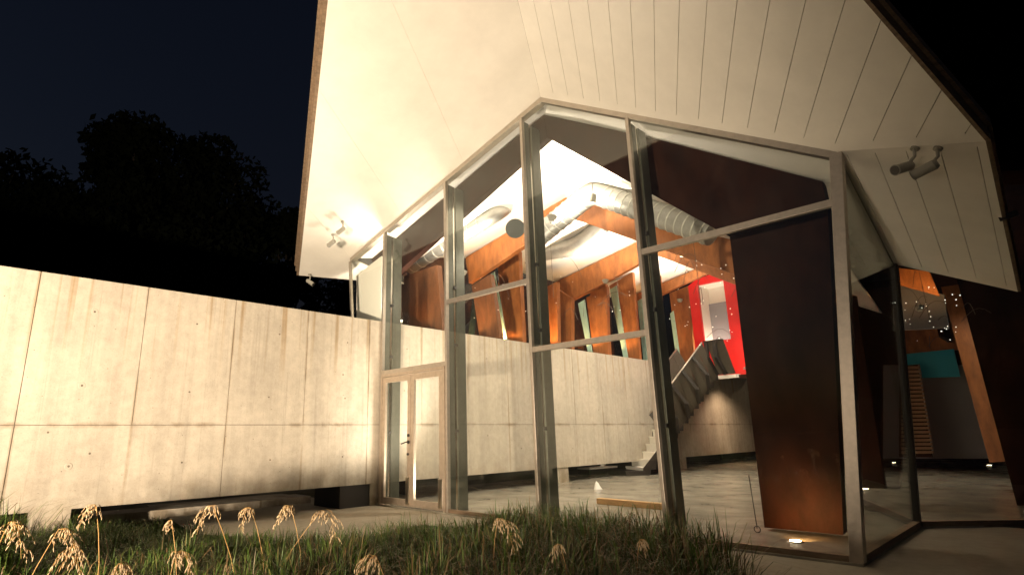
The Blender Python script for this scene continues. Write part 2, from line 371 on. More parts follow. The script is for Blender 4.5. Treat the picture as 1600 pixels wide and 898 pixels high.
# ---- glass front: mullions, transoms, panes
MX = [-8.88, -7.056, -5.232, -3.404]
def gab(x):                     # underside of the gable beam at x
    z = A.z + (LE.z-A.z)*(A.x-x)/(A.x-LE.x) if x < A.x else A.z + (CR.z-A.z)*(x-A.x)/(CR.x-A.x)
    return z
HB = .085
for a, b in ((LE, A), (A, CR)):
    m = MB(); m.prism([a+up*-.004, b+up*-.004, b-up*HB, a-up*HB], (0,.11,0)); o = m.build('gable_beam', M['steel'], pav); o.location.y -= 0
for i, x in enumerate(MX):
    mu = MB(); mu.box((x-.024, F-.035, 0 if i else 0.0), (x+.024, F+.03, gab(x)-HB-.002)); mo = mu.build('mullion', M['steel'], pav, bevel=.004)
    f_ = MB(); f_.box((x-.007, F+.032, .02), (x+.007, F+.15, gab(x)-HB-.05)); f_.build('fin_web', M['post'], mo)
    f_ = MB(); f_.box((x-.03, F+.20, 0), (x+.03, F+.40, gab(x)-.16)); f_.build('inner_post', M['post'], mo, bevel=.004)
    f_ = MB(); f_.box((x-.012, F+.152, .02), (x+.012, F+.198, gab(x)-HB-.06)); f_.build('fin_edge', M['chrome'], mo)
    for zz in (1.2, 2.6, 3.6):
        f_ = MB(); f_.box((x-.02, F+.15, zz), (x+.034, F+.21, zz+.05)); f_.build('fixing_clip', M['dark'], mo)
# corner posts
m = MB(); m.prism([CB+Vector((-.06,-.04,0)), CB+Vector((.05,-.04,0)), CB+Vector((.05,.07,0)), CB+Vector((-.06,.07,0))], (CR-CB)-up*.03); m.build('corner_post', M['steel'], pav, bevel=.004)
m = MB(); m.prism([GB+Vector((-.04,-.04,0)), GB+Vector((.04,-.04,0)), GB+Vector((.04,.04,0)), GB+Vector((-.04,.04,0))], (G-GB)); m.build('corner_post', M['dark'], pav)
m = MB(); m.bar(CR+Vector((-.03,.05,-.03)), G+Vector((-.03,0,-.03)), .06, .06); m.build('head_rail', M['dark'], pav)
m = MB(); m.bar(CB+Vector((0,.07,.02)), GB+Vector((0,-.04,.02)), .09, .07); m.build('sill_rail', M['fascia'], pav)
m = MB(); m.bar(GB+Vector((.03,.03,.02)), (.9,11.55,.02), .09, .07); m.build('sill_rail', M['fascia'], pav)
def xr(z): return CB.x + (CR.x-CB.x)*z/CR.z
def transom(x0, x1, z, h=.075):
    m = MB(); m.box((x0+.026, F-.03, z-h/2), (x1-.026, F+.03, z+h/2)); m.build('transom', M['steel'], pav, bevel=.004)
transom(MX[0], MX[1], 2.31); transom(MX[1], MX[2], 3.345); transom(MX[2], MX[3], 2.32); transom(MX[3], xr(3.33)-.03, 3.33)
m = MB(); m.box((MX[1]+.03, F-.03, 0), (MX[2]-.03, F+.03, .05)); m.build('sill_rail', M['fascia'], pav)
m = MB(); m.box((MX[2]+.03, F-.03, 0), (MX[3]-.03, F+.03, .05)); m.build('sill_rail', M['fascia'], pav)
m = MB(); m.box((MX[3]+.03, F-.03, 0), (CB.x-.065, F+.03, .05)); m.build('sill_rail', M['fascia'], pav)
m = MB(); m.prism([LE+Vector((-.02,-.02,-HB)), LE+Vector((.03,-.02,-HB)), (-9.93,F-.02,3.2), (-9.98,F-.02,3.2)], (0,.05,0)); m.build('mullion', M['steel'], pav)
def pane(poly):
    m = MB(); m.prism([(x, F-.006, z) for x, z in poly], (0,.012,0)); m.build('glass_pane', M['glass'], pav)
def gb(x): return gab(x)-HB
pane([(-9.95,3.30),(MX[0]-.026,3.30),(MX[0]-.026,gb(MX[0])),(-10.1,gb(-10.1))])
pane([(MX[0]+.026,2.36),(MX[1]-.026,2.36),(MX[1]-.026,gb(MX[1])),(MX[0]+.026,gb(MX[0]))])
pane([(MX[1]+.026,.05),(MX[2]-.026,.05),(MX[2]-.026,3.30),(MX[1]+.026,3.30)])
pane([(MX[1]+.026,3.39),(MX[2]-.026,3.39),(MX[2]-.026,gb(MX[2])),(MX[1]+.026,gb(MX[1]))])
pane([(MX[2]+.026,.05),(MX[3]-.026,.05),(MX[3]-.026,2.28),(MX[2]+.026,2.28)])
pane([(MX[2]+.026,2.36),(MX[3]-.026,2.36),(MX[3]-.026,gb(MX[3])),(A.x,gb(A.x)),(MX[2]+.026,gb(MX[2]))])
pane([(MX[3]+.026,.05),(CB.x-.065,.05),(xr(3.29)-.065,3.29),(MX[3]+.026,3.29)])
pane([(MX[3]+.026,3.37),(xr(3.37)-.065,3.37),(CR.x-.07,gb(CR.x-.07)),(MX[3]+.026,gb(MX[3]))])
m = MB(); m.prism([CB+Vector((0,.08,.05)), GB+Vector((0,-.05,.05)), G+Vector((0,-.05,-.06)), CR+Vector((0,.08,-.06))], (.012,0,0)); m.build('glass_pane', M['glass'], pav)
m = MB(); m.prism([GB+Vector((.04,.04,.06)), (.9,11.55,.06), (.9,11.55,4.4), GB+Vector((.04,.04,4.4))], (.008,-.008,0)); m.build('glass_pane', M['glass'], pav)
# glazing under / beside the floating wall inside and along the left side
for k in range(6):
    a, b = 6.7+2.9*k, 6.7+2.9*(k+1)-.06
    m = MB(); m.box((-10.31, a, 0), (-10.30, b, 5.7)); m.build('glass_pane', M['glass'], pav)
    m = MB(); m.box((-10.34, b, 0), (-10.27, b+.06, 5.6)); m.build('mullion', M['dark'], pav)

# ---- double door
door = MB().box((MX[0]+.028, F-.05, .0), (MX[0]+.075, F+.03, 2.27)).box((MX[1]-.075, F-.05, 0), (MX[1]-.028, F+.03, 2.27)).box((MX[0]+.076, F-.05, 2.22), (MX[1]-.076, F+.03, 2.27)).build('door_frame', M['doorframe'], pav, bevel=.003)
xm = (MX[0]+MX[1])/2
for (a, b) in ((MX[0]+.08, xm-.004), (xm+.004, MX[1]-.08)):
    lf = MB().box((a, F-.045, .02), (a+.085, F+.005, 2.21)).box((b-.085, F-.045, .02), (b, F+.005, 2.21)).box((a+.086, F-.045, 2.11), (b-.086, F+.005, 2.21)).box((a+.086, F-.045, .02), (b-.086, F+.005, .13)).build('door_leaf', M['doorframe'], pav, bevel=.003)
    MB().box((a+.087, F-.024, .131), (b-.087, F-.016, 2.109)).build('pane', M['glass'], lf)
    MB().box((b-.09, F-.075, .05), (b+.003, F-.0455, .50)).build('kick_plate', M['chrome'], lf, bevel=.012)
    if b < -7.9:
        MB().tube([(b-.04,F-.046,1.06),(b-.04,F-.10,1.06),(b-.06,F-.105,1.055),(b-.17,F-.105,1.03)], .011, 8).build('handle', M['dark'], lf, True)
        MB().tube([(b-.04,F-.046,1.17),(b-.04,F-.065,1.17)], .026, 12).build('lock_cylinder', M['dark'], lf)
        MB().tube([(b-.04,F-.046,1.06),(b-.04,F-.06,1.06)], .03, 12).build('handle_rose', M['dark'], lf)
        MB().tube([(b-.05,F-.046,.86),(b-.05,F-.062,.86)], .022, 12).build('lower_lock', M['dark'], lf)

# ---- portal frames
def plate(y, px, th, name, matl, parent, lean=None):
    m = MB(); m.prism([at(1, y, *q) for q in px], (0, th, 0)); return m.build(name, matl, parent)
# front frame leans: foot at y 7.6, head at y 6.8
f1o, f1n = Vector((-2.84,7.6,0)), pnormal(Vector((-2.84,7.6,0)), Vector((-2.0,7.6,0)), Vector((-5,6.8,5.85)))
if f1n.y < 0: f1n.negate()
def f1(x, y): return hit(f1o, f1n, x, y)
def f1z(x, z): return Vector((x, 7.6-.1368*z, z))
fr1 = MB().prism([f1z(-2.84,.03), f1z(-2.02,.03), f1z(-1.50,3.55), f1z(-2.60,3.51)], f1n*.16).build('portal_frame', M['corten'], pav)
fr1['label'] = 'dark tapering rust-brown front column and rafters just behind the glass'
def ceil1(x, y):
    # height of the ceiling between glass and frame 2
    tris = [(A, LE, L2), (A, L2, R2), (A, R2, Q2), (A, Q2, CR)]; best = 9
    for a, b, c in tris:
        n = pnormal(a, b, c)
        if abs(n.z) < 1e-3: continue
        z = a.z - ((x-a.x)*n.x + (y-a.y)*n.y)/n.z; best = min(best, z) if True else best
    return best
def topz(x):
    zz = 5
    for _ in range(6): zz = ceil1(x, 7.6-.1368*zz)
    return zz - .02
api = f1(855, 215); knr = f1z(-2.60, 3.51); lfi = f1(605, 440)
xs = [-1.5, -2.2, -3.0, -4.0, api.x]
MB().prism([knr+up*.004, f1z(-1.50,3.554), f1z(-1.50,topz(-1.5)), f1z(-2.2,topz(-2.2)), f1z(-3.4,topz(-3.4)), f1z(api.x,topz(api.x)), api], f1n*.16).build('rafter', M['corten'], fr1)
xl = -10.2; zl = lfi.z + (lfi.z-api.z)/(lfi.x-api.x)*(xl-lfi.x)
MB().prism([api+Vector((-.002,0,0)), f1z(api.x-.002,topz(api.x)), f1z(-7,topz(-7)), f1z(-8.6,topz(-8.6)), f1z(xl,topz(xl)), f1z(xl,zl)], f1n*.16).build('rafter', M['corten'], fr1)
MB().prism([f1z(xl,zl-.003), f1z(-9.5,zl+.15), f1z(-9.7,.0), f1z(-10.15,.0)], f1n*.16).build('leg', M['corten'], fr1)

def frame(y, li, ap, ri, lo, ao, ro, lab, foot=None):
    """rafters given by inner and outer points (x, z) in plane y"""
    P = lambda q: Vector((q[0], y, q[1]))
    fr = MB().prism([P(li), P(ap), P(ao), P(lo)], (0,.14,0)).build('portal_frame', M['wood'], pav)
    fr['label'] = lab
    MB().prism([P(ap)+Vector((.002,0,0)), P(ri), P(ro), P(ao)+Vector((.002,0,0))], (0,.14,0)).build('rafter', M['wood'], fr)
    fx = foot
    MB().prism([P(ri)-up*.003, P(ro)-up*.003, P((fx[1],0)), P((fx[0],0))], (0,.14,0)).build('leg', M['corten'], fr)
    return fr
fr2 = frame(10, (-10.3,4.97), (-7.09,5.87), (-3.3,3.56), (-10.4,5.70), (-7.1,6.33), (-2.35,3.70), 'orange-brown second portal frame under the bright ceiling', (-3.7,-2.75))
fr3 = frame(14, (-10.4,4.93), (-7.1,5.80), (-3.6,3.60), (-10.5,5.74), (-7.1,6.40), (-2.75,3.85), 'orange-brown third portal frame', (at(1,14,1338,700).x, at(1,14,1372,700).x))
fr4 = frame(18, (-10.4,5.36), (-7.2,6.15), (-4.3,3.90), (-10.5,5.80), (-7.1,6.44), (-3.5,4.10), 'orange-brown portal frame before the red end wall', (-5.4,-4.7))
# left-hand fins rising behind the concrete wall
def fin(y, px, matl='wood', th=.14):
    pts = [at(1, y, *q) for q in px]
    # carry the lower edge down to the floor
    a, b, c, d = pts; 
    def down(p, q): k = (q.z-2.9)/max(.2, p.z-q.z); return q + (q-p)*k
    m = MB(); m.prism([a, b, down(b, c), down(a, d)], (0, th, 0)); return m.build('wall_fin', M[matl], pav)
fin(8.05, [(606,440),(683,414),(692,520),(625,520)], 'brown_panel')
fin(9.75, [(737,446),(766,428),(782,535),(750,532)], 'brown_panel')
fin(11.0, [(777,412),(810,392),(817,535),(790,532)])
fin(12.6, [(838,455),(870,440),(872,545),(850,542)])
fin(13.3, [(872,452),(893,466),(893,550),(878,548)])
fin(14.4, [(916,465),(948,447),(950,560),(928,556)])
fin(15.0, [(922,456),(946,444),(952,560),(934,557)])
fin(16.0, [(952,446),(988,425),(1000,568),(975,560)])
fin(17.2, [(1004,440),(1030,430),(1040,575),(1018,570)])
fin(18.6, [(1046,458),(1076,446),(1086,580),(1060,575)])
def reveal(y, px):
    m = MB(); m.prism([at(1, y, *q) for q in px], (0,.03,0)); m.build('window_reveal', M['teal_glass'], pav)
reveal(8.5, [(672,432),(683,428),(694,525),(688,525)])
reveal(10.6, [(764,430),(772,424),(792,530),(782,530)])
reveal(13.9, [(903,474),(913,468),(926,558),(920,557)])
reveal(15.6, [(953,452),(963,446),(982,565),(975,563)])
reveal(16.9, [(996,470),(1003,466),(1012,572),(1006,570)])
reveal(18.3, [(1047,490),(1052,485),(1066,578),(1059,577)])
# yellow painted return beside the glass edge
m = MB(); m.prism([at(1, 6.62, 557, 430), at(1, 6.62, 596, 400), at(1, 6.62, 596, 508), at(1, 6.62, 557, 508)], (0,.04,0)); m.build('lit_return', M['white'], pav)

# ---- red end wall with doorway and lit room behind
yR = 18.45
def rp(px, py, dy=0): return at(1, yR+dy, px, py)
a_, b_, c_ = rp(1075,447), rp(1120,425), rp(1300,520)
dl, dr, dt, db = rp(1092,470).x, rp(1134,470).x, rp(1112,441).z, rp(1112,533).z
zb = 2.88
m = MB(); m.prism([(a_.x,yR,zb),(dl,yR,zb),(dl,yR,dt),(dl,yR,b_.z-.1),(a_.x,yR,a_.z)], (0,.12,0)); rw = m.build('end_wall', M['red'], pav)
m = MB(); m.prism([(dl+.001,yR,dt),(dr-.001,yR,dt),(dr-.001,yR,b_.z-.12),(b_.x,yR,b_.z),(dl+.001,yR,b_.z-.1)], (0,.12,0)); m.build('wall_panel', M['red'], rw)
m = MB(); m.prism([(dr,yR,zb),(-4.2,yR,zb),(-4.2,yR,4.6),(dr,yR,b_.z-.12)], (0,.12,0)); m.build('wall_panel', M['red'], rw)
m = MB(); m.box((dl,yR,zb),(dr,yR+.12,db)); m.build('wall_panel', M['red'], rw)
m = MB(); m.box((dl-.3,yR+.85,2.8),(dr+1.2,yR+.95,6.2)); m.build('room_back', M['white'], rw)
m = MB(); m.box((dl-.1,yR+.121,db),(dl,yR+.85,dt+.1)); m.build('door_reveal', M['white'], rw)
m = MB(); m.box((dl,yR+.121,dt),(dr,yR+.85,dt+.08)); m.build('door_reveal', M['white'], rw)
q0, q1 = rp(1104,476,.75), rp(1137,532,.75)
m = MB(); m.box((q0.x, yR+.74, q1.z-.4), (q1.x+.6, yR+.80, q0.z)); m.build('grey_screen', M['greypanel'], rw)
m = MB(); m.box((a_.x-.1, yR-1.05, 2.72),(-4.2, yR-.01, 2.86)); m.build('landing', M['red'], pav)
m = MB(); m.box((-6.9,yR-1.1,2.62),(-4.2,yR-.9,2.72)); m.build('landing_beam', M['corten'], pav)

# ---- right wing seen through the side glass
plate(12.1, [(1492,425),(1720,425),(1720,789),(1589,789)], .16, 'wing_column', M['corten'], pav)
plate(18.0, [(1468,440),(1515,430),(1580,720),(1546,722)], .16, 'wing_column', M['wood'], pav)
wp = plate(20.5, [(1412,512),(1500,503),(1508,545),(1412,553)], .12, 'wing_panel', M['wood'], pav)
plate(20.4, [(1414,553),(1490,545),(1500,588),(1441,590),(1437,568),(1414,570)], .1, 'wing_panel', M['blue'], pav)['label'] = 'turquoise blue panel'
plate(20.9, [(1380,570),(1550,570),(1550,716),(1380,716)], .1, 'wing_panel', M['greypanel'], pav)
plate(14.6, [(1398,418),(1452,424),(1468,462),(1398,443)], .1, 'wing_panel', M['wood'], pav)
plate(15.6, [(1395,440),(1475,460),(1482,512),(1395,516)], .1, 'wing_panel', M['greypanel'], pav)
sl = MB()
for k in range(22):
    y0 = 572 + k*6.3; x1 = 1437 + (y0-572)*.165
    sl = MB(); sl.prism([at(1, 19.8, 1408, y0), at(1, 19.8, x1, y0-.5), at(1, 19.8, x1, y0+3.8), at(1, 19.8, 1408, y0+4.3)], (0,.05,0)); sl.build('wall_slat', M['slat'], pav)
plate(19.86, [(1405,570),(1434,570),(1457,714),(1405,714)], .05, 'slat_backing', M['corten'], pav)

# ------------------------------------------------------------------ ducts
def duct(name, pts, r, label, seams=0, grille=None, cap=None):
    c = sum((Vector(p) for p in pts), Vector())/len(pts)
    t = thing(name, c, label, 'duct', 'ventilation ducts under the ceiling')
    P = [Vector(p) for p in pts]; Q = [P[0]]
    for i in range(1, len(P)-1):                      # round the elbows
        a, b, c2 = P[i-1], P[i], P[i+1]; k = min(.24, (b-a).length*.45, (c2-b).length*.45)
        s0, s1 = b+(a-b).normalized()*k, b+(c2-b).normalized()*k
        Q += [s0.lerp(b, u).lerp(b.lerp(s1, u), u) for u in (0,.2,.4,.6,.8,1)]
    Q.append(P[-1])
    bd = MB().tube(Q, r, 24, False).build('duct_body', M['duct'], t, True)
    for e_, i_ in ((Q[0], Q[1]), (Q[-1], Q[-2])):
        d_e = (e_-i_).normalized(); MB().tube([e_-d_e*.01, e_+d_e*.01], r*.995, 24).build('duct_end', M['duct'], bd)
    if seams:
        for i in range(len(P)-1):
            n = max(1, int((P[i+1]-P[i]).length/seams)); d = (P[i+1]-P[i]).normalized()
            for k in range(n):
                dd = (k+.5)/n*(P[i+1]-P[i]).length; le = (P[i+1]-P[i]).length
                if (i > 0 and dd < .25) or (i < len(P)-2 and le-dd < .25): continue
                q = P[i].lerp(P[i+1], (k+.5)/n); MB().tube([q-d*.009, q+d*.009], r+.012, 24).build('duct_seam', M['duct_seam'], t, True)
    if grille:
        p, q, nrm = grille; p = Vector(p); q = Vector(q); nrm = Vector(nrm).normalized()
        g_ = MB().bar(p+nrm*(r-.004), q+nrm*(r-.004), .13, .03, nrm).build('grille', M['grille'], t)
        d = (q-p)
        for k in range(9):
            c = p + d*((k+.5)/9) + nrm*(r+.016); s = d.normalized().cross(nrm)
            MB().bar(c-s*.055, c+s*.055, .012, .012, nrm).build('grille_slat', M['duct'], g_)
    if cap:
        p, dr_ = cap; p = Vector(p); dr_ = Vector(dr_).normalized()
        MB().tube([p, p+dr_*.25], r*.93, 24).build('duct_collar', M['duct'], t, True)
        MB().tube([p+dr_*.25, p+dr_*.275], r*1.12, 28).build('end_cap', M['disc'], t)
    return t
tocam = Vector((.55,-.75,-.35))
E1 = at(1, 9.0, 925, 300); E2_ = at(1, 9.0, 1112, 364); E0 = at(1, 9.0, 838, 372)
mid = E1 + up*.02
duct('ventilation_duct', [E0, E1, E2_], .215, 'spiral silver duct bending down along the right rafter', seams=.16,
     grille=(E0.lerp(E1,.30), E0.lerp(E1,.72), tocam))
H0 = at(1, 8.6, 640, 418); H1 = at(1, 8.6, 775, 335); H2 = at(1, 9.6, 800, 318)
dc = at(1, 8.0, 805, 357)
duct('ventilation_duct', [H0, H1, H2], .17, 'silver duct with round dark end cap beside the second mullion', seams=.3, grille=(H0.lerp(H1,.58), H0.lerp(H1,.85), tocam), cap=(dc-tocam.normalized()*.26, tocam))
J0 = at(1, 12.0, 815, 400); J1 = at(1, 12.0, 900, 385); J2 = at(1, 12.0, 940, 352)
duct('ventilation_duct', [J0, J0.lerp(J1,.5), J1, J1.lerp(J2,.45)+Vector((.1,0,0)), J2], .24, 'thick pale duct farther back below the orange rafter', seams=.4)

# ------------------------------------------------------------------ stair
sb, st = Vector((-9.40, 15.35, 0)), Vector((-8.05, 17.75, 2.86))
hd = Vector((st.x-sb.x, st.y-sb.y, 0)); run_ = hd.length; hd.normalize(); sd = Vector((hd.y, -hd.x, 0))   # sd points to the camera side
stair = thing('steel_stair', sb, 'steep dark steel stair with ribbed cheek panels climbing to the red doorway', 'stair')
NST = 14; rise = 2.86/NST; go = run_/NST; wid = .95
for k in range(NST):
    p = sb + hd*(go*k) + up*(rise*(k+1))
    m = MB(); m.prism([p-up*.05, p+hd*(go+.02)-up*.05, p+hd*(go+.02)+sd*wid-up*.05, p+sd*wid-up*.05], up*.05); m.build('tread', M['white'] if k < 6 else M['stair'], stair)
    m = MB(); m.prism([p-up*(rise-.002)+hd*.02, p-up*.052+hd*.02, p-up*.052+hd*.02+sd*wid, p-up*(rise-.002)+hd*.02+sd*wid], hd*.012); m.build('riser', M['white'] if k < 6 else M['stair'], stair)
for s_ in (-.03, wid):
    pts = []
    for k in range(NST):
        p = sb + hd*(go*k) + sd*s_; pts += [p+up*(rise*k-.03), p+up*(rise*(k+1)-.03)]
    saw = []
    for k in range(NST-1, -1, -1):
        p = sb + hd*(go*k) + sd*s_; saw += [p+hd*go+up*(rise*k-.06), p+hd*.03+up*(rise*k-.06)] if k else [p+hd*go+up*.0]
    m = MB(); m.prism([sb+sd*s_+up*.0, sb+sd*s_+up*(rise*.9), sb+hd*run_+sd*s_+up*(2.86-.02)] + saw, sd*.03); m.build('stringer', M['stair_rib'], stair)
for s_, lean_ in ((wid+.035, .10), (-.065, -.10)):
    for k in range(4, NST):
        b0 = sb+hd*(go*k)+sd*s_+up*(rise*k-.10); b1 = sb+hd*(go*(k+1))+sd*s_+up*(rise*(k+1)-.10)
        t0 = b0+up*.92+sd*lean_+hd*-.5; t1 = b1+up*.92+sd*lean_+hd*-.5
        m = MB(); m.prism([b0+hd*.004, b1-hd*.004, t1-hd*.004, t0+hd*.004], sd*.008); m.build('cheek_panel', M['stair'], stair)
        if k % 2 == 0:
            kk = b0.lerp(t0,.42)+sd*.26*(1 if lean_ > 0 else -1)
            m = MB(); m.bar(b0+sd*.03, kk, .10, .08); m.bar(kk, t0+sd*.02, .10, .08); m.build('rib', M['stair_rib'], stair)
    p0 = sb+hd*(go*4)+sd*(s_+lean_)+up*(rise*4-.10+.94)-hd*.5; p1 = sb+hd*run_+sd*(s_+lean_)+up*(2.86-.10+.94)-hd*.5
    m = MB(); m.tube([p0, p1], .025, 8); m.build('handrail', M['steel'], stair, True)
# landing guard turning right at the head of the stair
lg0 = sb+hd*run_+sd*(wid+.035)+up*(2.86-.10); ldir = (hd*.55+sd*1.0).normalized()
for k in range(2):
    b0 = lg0+ldir*(.26*k); b1 = lg0+ldir*(.26*(k+1)); off = up*1.0-hd*.35+sd*.08
    m = MB(); m.prism([b0+ldir*.004, b1-ldir*.004, b1+off-ldir*.004, b0+off+ldir*.004], hd*.01); m.build('cheek_panel', M['stair'], stair)
    kk = (b0+b0+off)/2-hd*.14; m = MB(); m.bar(b0-hd*.03, kk, .10, .08); m.bar(kk, b0+off, .10, .08); m.build('rib', M['stair_rib'], stair)
m = MB(); m.prism([lg0-up*.02, lg0+ldir*.52-up*.02, lg0+ldir*.52+hd*.5-up*.02, lg0+hd*.5-up*.02], -up*.10); m.build('landing_plate', M['white'], stair)
bs = MB(); bs.prism([sb-hd*.55-sd*.05+up*.0, sb+hd*.05-sd*.05, sb+hd*.05+sd*(wid+.05), sb-hd*.55+sd*(wid+.05)], up*.12); bs.build('base_step', M['stair_rib'], stair)

# ------------------------------------------------------------------ loose things on the floor
p0, p1 = at(2, .09, 932, 778), at(2, .09, 1062, 789); d_ = (p1-p0).normalized()
m = MB(); m.bar(p0+Vector((0,.06,-.042)), p1+Vector((0,.06,-.042)), .12, .09); tag(m.build('timber_beam', M['timber'], bevel=.006), 'squared pale timber lying on the floor behind the glass', 'timber')
c = at(2, 0, 935, 764)
m = MB(); n_ = 9
vs = [(c.x+.09*math.cos(a)*random.uniform(.8,1.2), c.y+.09*math.sin(a)*random.uniform(.8,1.2), .003) for a in [2*math.pi*k/n_ for k in range(n_)]]
vs2 = [(v[0]*.5+c.x*.5-.02, v[1]*.5+c.y*.5, .10+random.uniform(-.03,.03)) for v in vs]
m.add(vs+vs2+[(c.x-.04,c.y,.17)], [(i,(i+1)%n_,n_+(i+1)%n_,n_+i) for i in range(n_)]+[(n_+i,n_+(i+1)%n_,2*n_) for i in range(n_)])
tag(m.build('crumpled_bag', M['paper']), 'small crumpled white paper bag on the floor', 'bag')
c0, c1 = at(2, 0, 912, 741), at(2, 0, 956, 737)
tr_ = thing('low_tray', (c0+c1)/2, 'low dark tray with white top near the floor by the wall', 'tray')
MB().bar(c0+up*.07, c1+up*.07, .4, .14).build('tray_body', M['dark'], tr_); MB().bar(c0+up*.165, c1+up*.165, .44, .045).build('tray_top', M['paper'], tr_)
q = c0.lerp(c1,.6); MB().prism([q+Vector((0,0,.19)), q+Vector((.12,0,.19)), q+Vector((.1,.1,.19)), q+Vector((.0,.1,.19))], (.03,0,.1)).build('tray_bundle', M['paper'], tr_)
r0 = at(2, 0, 1184, 832)
rod = thing('thin_rod', r0, 'thin dark rod with a small ring foot leaning behind the glass', 'rod')
MB().tube([at(1, r0.y, 1170, 742), r0+up*.05], .006, 6).build('shaft', M['dark'], rod)
MB().tube([r0+Vector((.035*math.cos(a), 0, .04+.035*math.sin(a))) for a in [2*math.pi*k/14 for k in range(15)]], .005, 6, False).build('ring', M['dark'], rod)

# recessed floor lights
def floor_light(px, py, label, power, aim=None, ang=110):
    c = at(2, .0, px, py); t = thing('floor_light', c, label, 'floor light', 'recessed floor lights')
    MB().tube([c+up*.001, c+up*.012], [.085,.075], 18).build('trim_ring', M['chrome'], t)
    MB().tube([c+up*.0125, c+up*.016], .055, 16).build('lens', M['lampglow'], t)
    light('SPOT', c+up*.03, power, AMBER, t, c+(aim or Vector((0,.1,1))), .03, ang, 1.0)
floor_light(1243, 846, 'glowing floor light at the foot of the big front column', 60, Vector((0,1,.35)), 120)
floor_light(1546, 727, 'glowing floor light at the foot of the far right column', 30)
floor_light(1397, 723, 'farther floor light seen through the side glass, by the white base', 8)
floor_light(1366, 759, 'right one of the close pair of floor lights behind the side glass', 8)
floor_light(1352, 764, 'left one of the close pair of floor lights behind the side glass', 8)

# ------------------------------------------------------------------ soffit spotlights
def spot_fixture(base, nrm, aims, label, power=0):
    t = thing('twin_spotlight', base, label, 'spotlight', 'spotlights on the soffit')
    for off, aim in aims:
        p = base+off; j = p - nrm*.10 + Vector((.03,0,0)); k = p - nrm*.2
        MB().tube([p+nrm*.0, p-nrm*.02], .035, 12).build('mount', M['lampwhite'], t)
        MB().tube([p-nrm*.02, j, k], .014, 8).build('arm', M['lampwhite'], t)
        a = Vector(aim).normalized(); h = MB().tube([k-a*.07, k-a*.05, k+a*.11, k+a*.125], [.03,.045,.045,.05], 18).build('lamp_head', M['lampwhite'], t, False)
        MB().tube([k+a*.1255, k+a*.129], .042, 16).build('lens', M['dark'], h)
    return t
b = hit(A, NL, 535, 346); spot_fixture(b, NL, [(Vector((0,0,0)), (-.85,-.1,-.25)), (at(1, b.y, 520, 366)-b, (-.85,-.1,-.25))], 'twin grey spotlights under the left soffit')
b = hit(A, NL, 484, 428); spot_fixture(b, NL, [(Vector((0,0,0)), (.6,.4,-.5))], 'single small spotlight at the left eave corner')
b = hit(CR, NS, 1430, 231); b2 = hit(CR, NS, 1466, 231); spot_fixture(b, NS, [(Vector((0,0,0)), (-.35,-.5,-.2)), (b2-b, (-.75,.15,-.15))], 'twin grey spotlights under the right soffit')

# inside spotlights and wall-washers: the lamps that light the hall
def uplight(loc, power, label, col=WARM, aim=(0,0,1), size=.16, kind='SPOT', angle=150):
    loc = Vector(loc); t = thing('uplight', loc, label, 'lamp', 'uplights inside the hall'); a = Vector(aim).normalized()
    MB().tube([loc-a*.10, loc-a*.02], [.05,.09], 14).build('lamp_body', M['lampwhite'], t)
    MB().tube([loc-a*.021, loc-a*.016], .075, 14).build('lens', M['lampglow'], t)
    light(kind, loc, power, col, t, loc+a, size, angle, .5)
HALL = (1, .84, .67)
uplight((-6.0, 8.0, 5.05), 680, 'uplight behind the front rafter near the ridge', HALL, (0.1,.25,1))
uplight((-8.6, 8.2, 4.6), 380, 'uplight behind the front rafter on the left', HALL, (0,.15,1))
uplight((-7.6, 12.2, 4.9), 580, 'uplight between the second and third frames', HALL, (0,.1,1))
uplight((-7.6, 16.2, 5.0), 360, 'uplight between the third frame and the red wall', HALL, (0,.1,1))
uplight((-9.30, 7.0, 3.46), 300, 'strong uplight on the wall top just inside the glass', HALL, (.25,-.5,.9), .22, 'SPOT', 165)
uplight((-7.52, 7.06, .11), 600, 'work light on the floor behind the second mullion', HALL, (-.05,-.5,1), .30, 'SPOT', 130)
# downlights that light floor and wall
def downlight(loc, power, label, col=HALL, aim=(0,0,-1), angle=130):
    loc = Vector(loc); t = thing('downlight', loc, label, 'lamp', 'downlights inside the hall'); a = Vector(aim).normalized()
    MB().tube([loc-a*.18, loc-a*.02], [.06,.08], 14).build('lamp_body', M['lampwhite'], t)
    MB().tube([loc-a*.021, loc-a*.016], .065, 14).build('lens', M['lampglow'], t)
    MB().tube([loc-a*.18, loc-a*.18+up*.9], .008, 6).build('hanger', M['dark'], t)
    light('SPOT', loc, power, col, t, loc+a, .08, angle, .6)
downlight((-5.4, 8.4, 5.2), 760, 'downlight over the floor just behind the glass', HALL, (-.35,.1,-1))
downlight((-6.0, 13.2, 5.3), 760, 'downlight over the middle of the hall', HALL, (-.3,.15,-1))
downlight((-6.2, 16.6, 5.3), 330, 'downlight over the stair', HALL, (-.3,.1,-1))
# amber grazing lights hidden behind the top of the concrete wall
for y, pw, wh in ((7.5,20,'nearest to the glass front'), (9.2,60,'at the second fin'), (10.5,95,'at the third fin'), (12.1,95,'at the fourth fin'), (13.8,95,'at the fifth fin'), (15.4,95,'at the seventh fin'), (17.9,95,'farthest, by the red wall')):
    uplight((-9.72, y, 3.42), pw, 'small amber wall-washer behind the concrete wall top, '+wh, AMBER, (.12,.35,1), .05, 'SPOT', 120)
# red room
uplight((dl+.25, yR+.45, 3.2), 220, 'lamp inside the red doorway', (1,.88,.66), (.2,.3,1), .1, 'SPOT', 160)
uplight((-6.6, yR-.5, 2.95), 20, 'lamp on the red landing', (1,.7,.45), (-.1,.8,1), .1, 'SPOT', 150)
downlight((-7.6, 21.0, 2.6), 160, 'lamp under the upper floor behind the stair', (1,.66,.42), (-.5,.1,-1))
